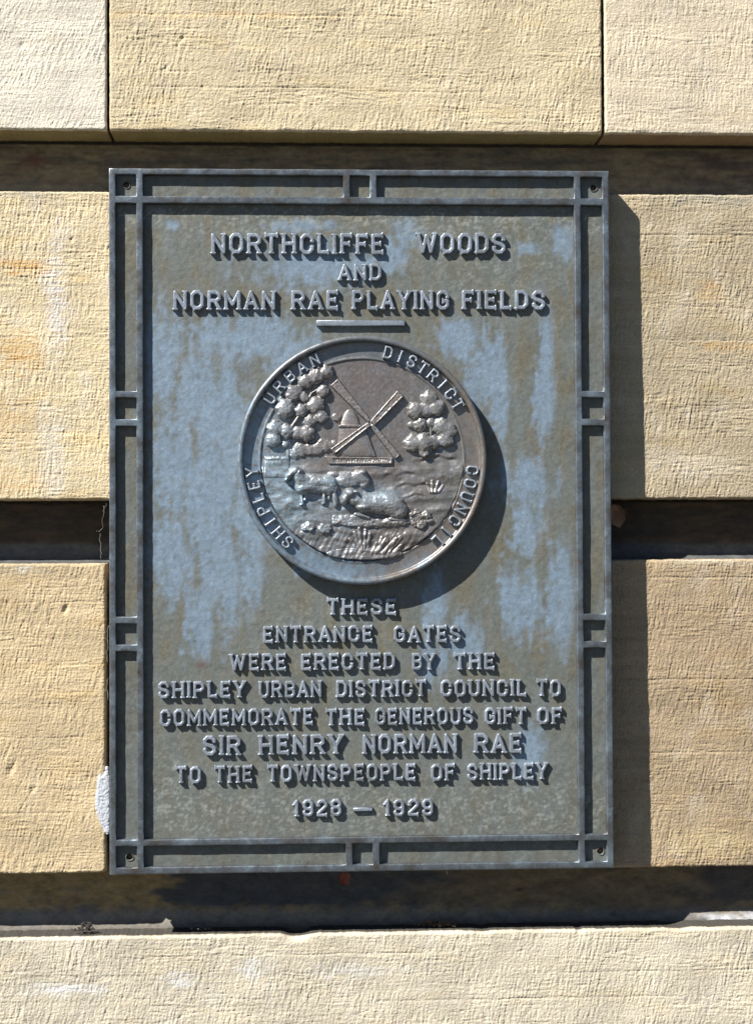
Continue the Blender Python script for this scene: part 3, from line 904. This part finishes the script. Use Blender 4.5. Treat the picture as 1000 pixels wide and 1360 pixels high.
def mould(px, py, parts, k=1.3, s=0, wool=.3):
    "smooth union of ellipsoids and limbs, each (x, y, a, b, angle, height)"
    hs = []; rim = np.full(px.shape, -9.)
    wx = px+.5*pn(px/5, py/5, 731+s); wy = py+.5*pn(px/5, py/5, 732+s)
    for (x, y, a, b, ang, hh) in parts:
        c_, s_ = math.cos(math.radians(ang)), math.sin(math.radians(ang))
        u = (wx-x)*c_+(wy-y)*s_; v = -(wx-x)*s_+(wy-y)*c_
        q = 1-np.abs(u/a)**2.3-np.abs(v/b)**2.1
        hs.append(np.where(q > 0, hh*np.clip(q, 0, 1)**.5, 5*np.maximum(q, -2)))
        rim = np.maximum(rim, q)
    e = smax(hs, k)*1.25+.9
    w = .6*wool*(.8*pn(px/1.9, py/1.7, 733+s)+.8*pn(px/3.6, py/3.2, 734+s))
    return np.where(rim > -.04, np.maximum(e+w, .2), -1)
def R1(L): return [(340+a/6.25, 470+b/6.25, r/6.25)+tuple(z) for a, b, r, *z in L]
def R2(L): return [(480+a/6.25, 470+b/6.25, r/6.25)+tuple(z) for a, b, r, *z in L]
left_crown = R1([(585, 150, 54), (495, 190, 60), (560, 310, 50), (412, 232, 58, .8), (318, 325, 66), (245, 455, 76, .5), (400, 362, 38, 1.2), (495, 425, 70), (540, 520, 54), (372, 470, 52, .8), (445, 562, 50),
                 (162, 620, 62), (148, 715, 58), (255, 640, 56, .8), (345, 655, 54), (425, 665, 60, .6), (242, 748, 26)])
relief('tree', (348, 484, 444, 604), lambda a, b: domes(a, b, left_crown, .60, 1, .26, 2.6, 1.1))
right_crown = R2([(560, 372, 58), (450, 470, 66, .4), (540, 470, 54), (625, 450, 62), (485, 588, 50, .8), (413, 590, 26), (572, 575, 38), (665, 605, 66), (728, 645, 62), (698, 715, 62),
                  (432, 740, 70), (515, 735, 76, .8), (590, 735, 58), (520, 800, 50)])
relief('tree', (534, 516, 612, 612), lambda a, b: domes(a, b, right_crown, .50, 7, .24, 2.2, 1.0))
bushes = R1([(370, 790, 56), (440, 790, 46), (545, 750, 44), (500, 790, 50), (590, 770, 46), (645, 745, 28), (320, 830, 40)])
relief('hedge', (380, 582, 450, 612), lambda a, b: domes(a, b, bushes, .34, 13, .4, .9))
def limb(px, py, a, b, w, hh):
    d = seg(px, py, a, b)
    q = 1-(d/w)**2
    return np.where(q > 0, .3+hh*np.sqrt(np.clip(q, 0, 1)), -1)
def many(*es):
    e = es[0]
    for x in es[1:]: e = np.maximum(e, x)
    return e
relief('trunk', (380, 508, 430, 606), lambda a, b: many(limb(a, b, (388, 566), (402, 545), 2.6, 4.6), limb(a, b, (402, 545), (414, 522), 2.0, 4.4), limb(a, b, (383, 604), (384, 585), 3.2, 2.4), limb(a, b, (414, 522), (424, 516), 1.5, 4.2)))
relief('trunk', (560, 552, 590, 606), lambda a, b: many(limb(a, b, (572, 600), (572, 560), 2.2, 3.6), limb(a, b, (572, 575), (583, 560), 1.7, 3.2)))

def stump(px, py):
    top = 606+1.2*pn(px/6, py*0, 730)
    w = (px > 351)*(px < 384.5)*(py > top)*(py < 634)
    fl = .7*sm(-np.abs(py-top-3), -3, 0)+1.3*(1-sm(py, top+4, 634))
    bark = .35*pn(px/1.7, py/9, 731)*(1-sm(py, 618, 626))
    rnd = np.sqrt(np.clip(1-((px-368)/17.0)**2, 0, 1))
    return np.where(w > 0, .3+1.9*rnd*fl+bark, -1)
relief('stump', (350, 602, 387, 636), stump)

def quad(px, py, pts, edge=1.2, hh=2.5, top=0):
    "flat-topped raised polygon (convex, image coordinates)"
    d = np.full(px.shape, 1e9)
    n = len(pts); ar = sum(pts[i][0]*pts[(i+1) % n][1]-pts[(i+1) % n][0]*pts[i][1] for i in range(n))
    sg = 1 if ar > 0 else -1
    for i in range(n):
        ax, ay = pts[i]; bx_, by_ = pts[(i+1) % n]
        L = math.hypot(bx_-ax, by_-ay)
        d = np.minimum(d, sg*((bx_-ax)*(py-ay)-(by_-ay)*(px-ax))/L)
    return np.where(d > 0, hh*(.45+.55*np.sqrt(1-(1-np.clip(d/edge, 0, 1))**2)), -1)
def tower(px, py):
    body = quad(px, py, [(451, 566), (485, 566), (500, 607), (447, 607)], 12, 4.2)
    body = np.where(body > 0, body*(.6+.4*np.sqrt(np.clip(1-((px-473)/27)**2, 0, 1)))+.1*pn(px/3, py/3, 740), -1)
    q = 1-((px-465)/13.5)**2-(np.clip(566-py, 0, 99)/23)**1.25
    cap = np.where((q > 0) & (py < 567), .8+3.6*np.sqrt(np.clip(q, 0, 1)), -1)
    cap = np.where((py > 564.2) & (py < 567.2) & (px > 450) & (px < 480), 4.6, cap)
    return many(body, cap)
mill = relief('windmill_tower', (445, 540, 502, 609), tower)
relief('fantail', (439, 548, 456, 566), lambda a, b: many(domes(a, b, [(447, 554.5, 5.2)], .35, 3, .2), limb(a, b, (451, 562), (447, 556), 1.2, 1.6), limb(a, b, (443, 555), (451, 555), .9, 2.6)))
def sail(p, q, w0, w1, hh, s):
    def f(px, py):
        dx, dy = q[0]-p[0], q[1]-p[1]; L = math.hypot(dx, dy); dx /= L; dy /= L
        t = (px-p[0])*dx+(py-p[1])*dy; u = -(px-p[0])*dy+(py-p[1])*dx
        w = w0+(w1-w0)*t/L
        d = np.minimum(np.minimum(t, L-t), w-np.abs(u))
        e = hh*(.55+.45*np.sqrt(1-(1-np.clip(d/1.3, 0, 1))**2))
        # spine along one side, framed cloth with bars
        e = e-.16*hh*sm(d-1.5, 0, 1.0)*.8*sm(t, 4, 9)
        e = e+.30*pn(px/3, py/3, s)
        return np.where(d > 0, np.maximum(e, .4), -1)
    return f
relief('sail', (486, 512, 541, 570), sail((494, 563), (532, 522.5), 4.6, 6.0, 5.8, 751))
relief('sail', (436, 560, 496, 606), sail((491, 563), (441.5, 600), 3.4, 4.8, 6.4, 752))
relief('sail', (438, 498, 496, 566), sail((491, 560), (443.5, 507.5), 2.6, 7.0, 4.0, 753))
relief('sail', (488, 560, 534, 612), sail((493, 564), (528.5, 607.5), 3.4, 4.4, 4.2, 754))
relief('sail_hub', (486, 556, 500, 570), lambda a, b: domes(a, b, [(492.5, 563, 4.2)], .5, 5, .1))
def platform(px, py):
    sl = -.004*(px-430)
    e = quad(px, py+sl*2, [(431, 605.5), (522, 607), (521, 616), (437, 616.5)], 1.3, 2.9)
    inner = (px > 442)*(px < 518)*(py > 609.2)*(py < 614.4)
    e = np.where((inner > 0) & (e > 0), e-1.0+.9*np.clip(pn(px/1.5, py/2.6, 760), -1, 1), e)
    return np.where(e > 0, np.maximum(e, .3), -1)
relief('mill_base', (429, 602, 524, 619), platform)

def ell(px, py, x, y, a, b, ang, hh, s=0, wool=.3):
    c_, s_ = math.cos(math.radians(ang)), math.sin(math.radians(ang))
    u = (px-x)*c_+(py-y)*s_; v = -(px-x)*s_+(py-y)*c_
    q = 1-np.abs(u/a)**2.4-np.abs(v/b)**2.2
    return np.where(q > 0, .5+hh*np.sqrt(np.clip(q, 0, 1))+wool*fbm(px/2.4, py/2.4, 770+s, 2), -1)
def sheep_stand(px, py):
    body = mould(px, py, [(418, 642.5, 24, 13.5, 2, 7.2), (436, 644, 12.5, 14.5, 0, 6.8), (402, 643.5, 11, 14.5, -12, 7.0), (397, 634, 9, 13, -32, 8.0), (396, 629, 7, 8, -20, 8.4)], 1.0, 1, .45)
    head = mould(px, py, [(391, 626, 8.6, 7.0, -20, 9.4), (384.5, 632, 7.6, 4.6, -48, 9.4), (380.5, 637, 3.6, 3.0, -40, 8.4)], 1.4, 2, .12)
    ear = mould(px, py, [(397, 628, 2.4, 4.6, 22, 9.6)], 2, 3, 0)
    legs = many(limb(px, py, (400, 653), (402, 669), 2.7, 4.6), limb(px, py, (407, 655), (405, 664), 2.2, 3.0), limb(px, py, (430, 654), (431, 668), 2.7, 4.6), limb(px, py, (443, 652), (446, 671), 3.4, 5.0), limb(px, py, (437, 655), (437, 663), 2.1, 3.0),
                limb(px, py, (402, 669), (400, 670), 2.2, 3.6), limb(px, py, (431, 668), (429, 669), 2.2, 3.6))
    return many(body, head, ear, legs)
relief('sheep', (374, 616, 453, 674), sheep_stand, .65)
def sheep_rear(px, py):
    return many(mould(px, py, [(462, 636, 22, 10.5, 0, 3.2), (478, 633, 11, 9.5, 15, 5.0), (485, 640, 6.5, 9, 25, 4.0), (442, 630, 8, 4.5, 0, 3.6)], 1.0, 11, .3), mould(px, py, [(482, 627.5, 6, 4, 10, 6.4)], 1.4, 12, .1))
relief('sheep', (432, 618, 498, 652), sheep_rear, .65)
def sheep_lie(px, py):
    body = mould(px, py, [(508, 669, 30, 15.5, 6, 8.6), (486, 668, 16, 13.5, 10, 8.2), (525, 676, 17, 13, 22, 7.2), (473, 662, 11, 11, 20, 8.6)], .9, 21, .5)
    head = mould(px, py, [(465, 656, 10, 8.2, 10, 10.0), (458, 663, 6.0, 8.6, 18, 9.4)], 1.2, 22, .15)
    ear = mould(px, py, [(473, 654, 5.6, 2.4, 24, 10.6)], 2, 23, 0)
    legs = many(limb(px, py, (472, 683), (490, 688), 3, 4.6), limb(px, py, (518, 689), (537, 691), 3, 4.2))
    return many(body, head, ear, legs)
relief('sheep', (448, 645, 543, 694), sheep_lie, .65)
def ledge(px, py):
    t = (px-440)/105
    top = 686-3*np.sin(t*6)+3*pn(px/7, px*0, 780)
    bot = 696+5*np.sin(np.clip(t, 0, 1)*3.1)+1.5*pn(px/9, px*0, 781)
    d = np.minimum(py-top, bot-py)
    d = np.minimum(d, np.minimum(px-441, 545-px)*.5)
    return np.where(d > 0, 1.0+2.6*np.sqrt(np.clip(d/5, 0, 1))+.8*fbm(px/4, py/3, 782, 3), -1)
relief('rocky_ledge', (438, 676, 547, 706), ledge, .65)
relief('rock', (398, 692, 420, 708), lambda a, b: many(domes(a, b, [(405, 701, 5), (412, 700, 6), (408, 698.5, 4.5)], .5, 31, .6)))
relief('rock', (421, 694, 444, 708), lambda a, b: many(domes(a, b, [(429, 702, 5.6), (435, 702.5, 5.2)], .5, 33, .5)))
relief('bush', (538, 674, 580, 708), lambda a, b: domes(a, b, [(548, 686, 6), (553, 683, 5.4), (558, 688, 6), (566, 685, 6), (570, 690, 5), (560, 696, 6), (551, 693, 5)], .45, 35, 1.0))
def blades(L):
    return lambda px, py: many(*[limb(px, py, a, b, w, hh) for a, b, w, hh in L])
relief('grass_tuft', (462, 698, 498, 737), blades([((479, 731), (471, 707), 2.6, 2.0), ((481, 732), (477, 702), 2.8, 2.8), ((484, 731), (485, 704), 2.6, 2.4), ((487, 732), (491, 709), 2.6, 1.8), ((474, 730), (465, 716), 2.6, 1.5)]), .6)
relief('grass_tuft', (488, 704, 540, 742), blades([((499, 733), (513, 717), 3.8, 2.8), ((508, 735), (526, 716), 3.4, 2.4), ((503, 728), (507, 714), 3.0, 2.2), ((514, 736), (532, 713), 2.8, 1.6), ((493, 736), (501, 722), 3.4, 2.2), ((519, 737), (533, 725), 3.0, 1.4)]), .6)
relief('grass_tuft', (560, 634, 594, 658), blades([((571, 653), (567, 643), 2.2, 1.2), ((574, 653), (574, 639), 2.4, 1.7), ((578, 653), (582, 640), 2.3, 1.5), ((582, 653), (588, 645), 2.2, 1.1)]), .6)
def bank(px, py):
    d = 1-((px-484)/50)**2-((py-735)/(8.0))**2
    return np.where(d > 0, .4+1.5*np.sqrt(np.clip(d, 0, 1))+.6*fbm(px/7, py/4, 790, 3), -1)
relief('stream_bank', (430, 722, 540, 746), bank, .7)

# ------------------------------------------------------------------ small things on the wall
# white mortar smear between block and plaque edge
pts = [(144, 1017), (140, 1019), (139.5, 1024), (137, 1029), (134, 1027), (130.5, 1030), (128.5, 1037), (128, 1047), (126.5, 1058), (126, 1070), (128.5, 1081), (131, 1090), (135, 1099), (139, 1107), (143, 1110), (147, 1108), (147, 1090), (147, 1060), (147, 1030)]
poly = [P2W(a, b, -3) for a, b in pts]
PA = np.array(poly)
xs = np.arange(PA[:, 0].min()-1, PA[:, 0].max()+1, .9); zs = np.arange(PA[:, 1].min()-1, PA[:, 1].max()+1, .9)
X, Z = np.meshgrid(xs, zs, indexing='ij')
ins = np.zeros(X.shape, bool); dist = np.full(X.shape, 1e9)
for i in range(len(PA)):
    a = PA[i]; b = PA[(i+1) % len(PA)]
    cond = ((a[1] > Z) != (b[1] > Z)) & (X < (b[0]-a[0])*(Z-a[1])/(b[1]-a[1]+1e-9)+a[0])
    ins ^= cond
    dist = np.minimum(dist, seg(X, Z, a, b))
ins &= dist > .9+1.3*fbm(X/3.5, Z/3.5, 905, 3)
keep = ins[:-1, :-1] | ins[1:, :-1] | ins[:-1, 1:] | ins[1:, 1:]
H = np.where(ins, 3.2+1.6*np.sqrt(np.clip(dist/4, 0, 1))+.6*fbm(X/5, Z/5, 900, 3), -1)
V, F = compact(np.stack([X, -H+.6*pn(X/2.5, Z/2.5, 906), Z], -1).reshape(-1, 3), gridfaces(len(xs), len(zs), keep))
me, org = mesh('mortar_smear', V, F)
link('mortar_smear', me, plain('white_mortar', (.40, .42, .45), .9, 300, .2, .8), wall, org*S)

def leaf(name, px, py, y, size, mat, label, rot, curl=.5, serr=5):
    x, z = P2W(px, py, y)
    V = []; F = []
    nu, nv_ = 14, 9
    for i in range(nu):
        t = i/(nu-1)
        w = math.sin(math.pi*min(1, t**.8))*.42*(1+.12*math.sin(t*serr*6.28))
        for j in range(nv_):
            s_ = (j/(nv_-1)-.5)*2
            a, b = (t-.5), s_*w
            c = curl*(b*b*1.6+.5*(a*a))+.03*math.sin(9*a+5*b)
            V.append((a, b, c))
    for i in range(nu-1):
        for j in range(nv_-1):
            k = i*nv_+j
            F.append((k, k+nv_, k+nv_+1, k+1))
    n0 = len(V)
    V2 = [(a, b, c+.02) for a, b, c in V]
    m = Euler(rot).to_matrix()
    VV = np.array([list(m @ Vector(v)*size) for v in V+V2])+np.array([x, y, z])
    F += [tuple(n0+k for k in f[::-1]) for f in F]
    bord = [i*nv_ for i in range(nu)]+[(nu-1)*nv_+j for j in range(1, nv_)]+[i*nv_+nv_-1 for i in range(nu-2, -1, -1)]+[j for j in range(nv_-2, 0, -1)]
    for a, b in zip(bord, bord[1:]+bord[:1]): F.append((a, b, n0+b, n0+a))
    me, org = mesh(name, VV, F)
    o = link(name, me, mat, None, org*S)
    o['label'] = label; o['category'] = 'leaf'
    return o
leaf('dead_leaf', 457, 1168, 12, 21, plain('orange_dead_leaf', (.22, .05, .025), .6, 120, .4),
     'curled orange-red dead leaf in the dark channel just under the plaque', (math.radians(78), math.radians(60), math.radians(15)), .6)
leaf('dead_leaf', 819, 686, 20, 34, plain('brown_dead_leaf', (.26, .14, .075), .7, 150, .4),
     'pale brown dry leaf caught in the black channel at the right edge of the plaque', (math.radians(80), math.radians(75), math.radians(-25)), .8, 3)

# cobwebs, twigs and crumbs of debris
def strand(V, F, pts, r, n=5):
    pts = [Vector(p) for p in pts]
    b0 = len(V)
    for i, p in enumerate(pts):
        d = (pts[min(i+1, len(pts)-1)]-pts[max(i-1, 0)]).normalized()
        u = d.orthogonal().normalized(); v = d.cross(u)
        for k in range(n):
            a = 2*math.pi*k/n
            V.append(tuple(p+(u*math.cos(a)+v*math.sin(a))*r))
    for i in range(len(pts)-1):
        for k in range(n):
            F.append((b0+i*n+k, b0+i*n+(k+1) % n, b0+(i+1)*n+(k+1) % n, b0+(i+1)*n+k))
    F.append(tuple(b0+k for k in range(n))[::-1]); F.append(tuple(b0+(len(pts)-1)*n+k for k in range(n)))
M_WEB = plain('dusty_silk', (.40, .37, .32), .8, 300, .2)
def strands(name, label, cat, lines, r, mat):
    V = []; F = []
    for ln in lines:
        P = []
        for (a, b, y) in ln:
            x, z = P2W(a, b, y); P.append((x, y, z))
        Q = []
        for i in range(len(P)-1):
            for k in range(4):
                t = k/4
                q = [P[i][c]*(1-t)+P[i+1][c]*t for c in range(3)]
                q[0] += .7*rng.standard_normal(); q[2] += .5*rng.standard_normal()
                Q.append(q)
        Q.append(P[-1])
        strand(V, F, Q, r)
    me, org = mesh(name, V, F)
    o = link(name, me, mat, None, org*S)
    o['label'] = label; o['category'] = cat
strands('cobweb', 'dusty white cobweb hanging in the black channel left of the plaque', 'cobweb',
        [[(139, 672, -1), (136, 690, 4), (137, 702, 6), (132, 706, 8)], [(128, 705, 8), (133, 706, 8)], [(133, 708, 6), (134, 725, 3), (135, 745, -2)], [(142, 668, -3), (137, 680, 3)]], .15, M_WEB)
strands('cobweb', 'thin ragged cobweb down the dark gap between the lower left block and the plaque', 'cobweb',
        [[(144, 830, -8), (142.5, 846, -6), (144.5, 858, -8)], [(143, 858, -5), (142, 868, -4), (144, 880, -6)], [(144, 900, -6), (142.3, 914, -4), (144, 930, -6)], [(142, 915, -5), (140, 917, -3)]], .2, M_WEB)
strands('straw', 'short bent pale straw stuck under the bottom edge of the plaque', 'straw',
        [[(590, 1153, -20), (593, 1157, -22), (594, 1161, -20)]], .45, M_WEB)

def crumbs(label, cx_, cy_, w, n, col, y0=12, hh=5):
    V = []; F = []
    for k in range(n):
        a = rng.standard_normal()*w*.45; r = rng.uniform(.8, 2.4)
        x, z = P2W(cx_+a, cy_, y0); z += abs(rng.standard_normal())*hh*math.exp(-(a/w)**2)*.6
        y = y0+rng.uniform(-7, 9)
        b0 = len(V)
        for p in [(1, 0, 0), (-1, 0, 0), (0, 1, 0), (0, -1, 0), (0, 0, 1), (0, 0, -1)]:
            q = np.array(p)*r*rng.uniform(.6, 1.4)*np.array([1.4, 1, .8])
            V.append((x+q[0], y+q[1], z+q[2]))
        for f in [(0, 2, 4), (2, 1, 4), (1, 3, 4), (3, 0, 4), (2, 0, 5), (1, 2, 5), (3, 1, 5), (0, 3, 5)]:
            F.append(tuple(b0+i for i in f))
    me, org = mesh('debris', V, F, False)
    o = link('debris', me, plain('debris_'+col[0], col[1], .9, 200, .5), None, org*S)
    o['label'] = label; o['category'] = 'debris'; o['kind'] = 'stuff'
crumbs('dark moss crumbs heaped on the ledge in front of the left wall block', 114, 1236, 15, 70, ('moss', (.035, .03, .025)), 18, 8)
crumbs('thin line of dark grit on the ledge below the left half of the plaque', 266, 1234, 18, 30, ('grit', (.07, .07, .07)), 24, 4)
crumbs('brown leaf litter gathered on the ledge below the middle of the plaque', 582, 1229, 26, 80, ('litter', (.10, .06, .035)), 26, 6)
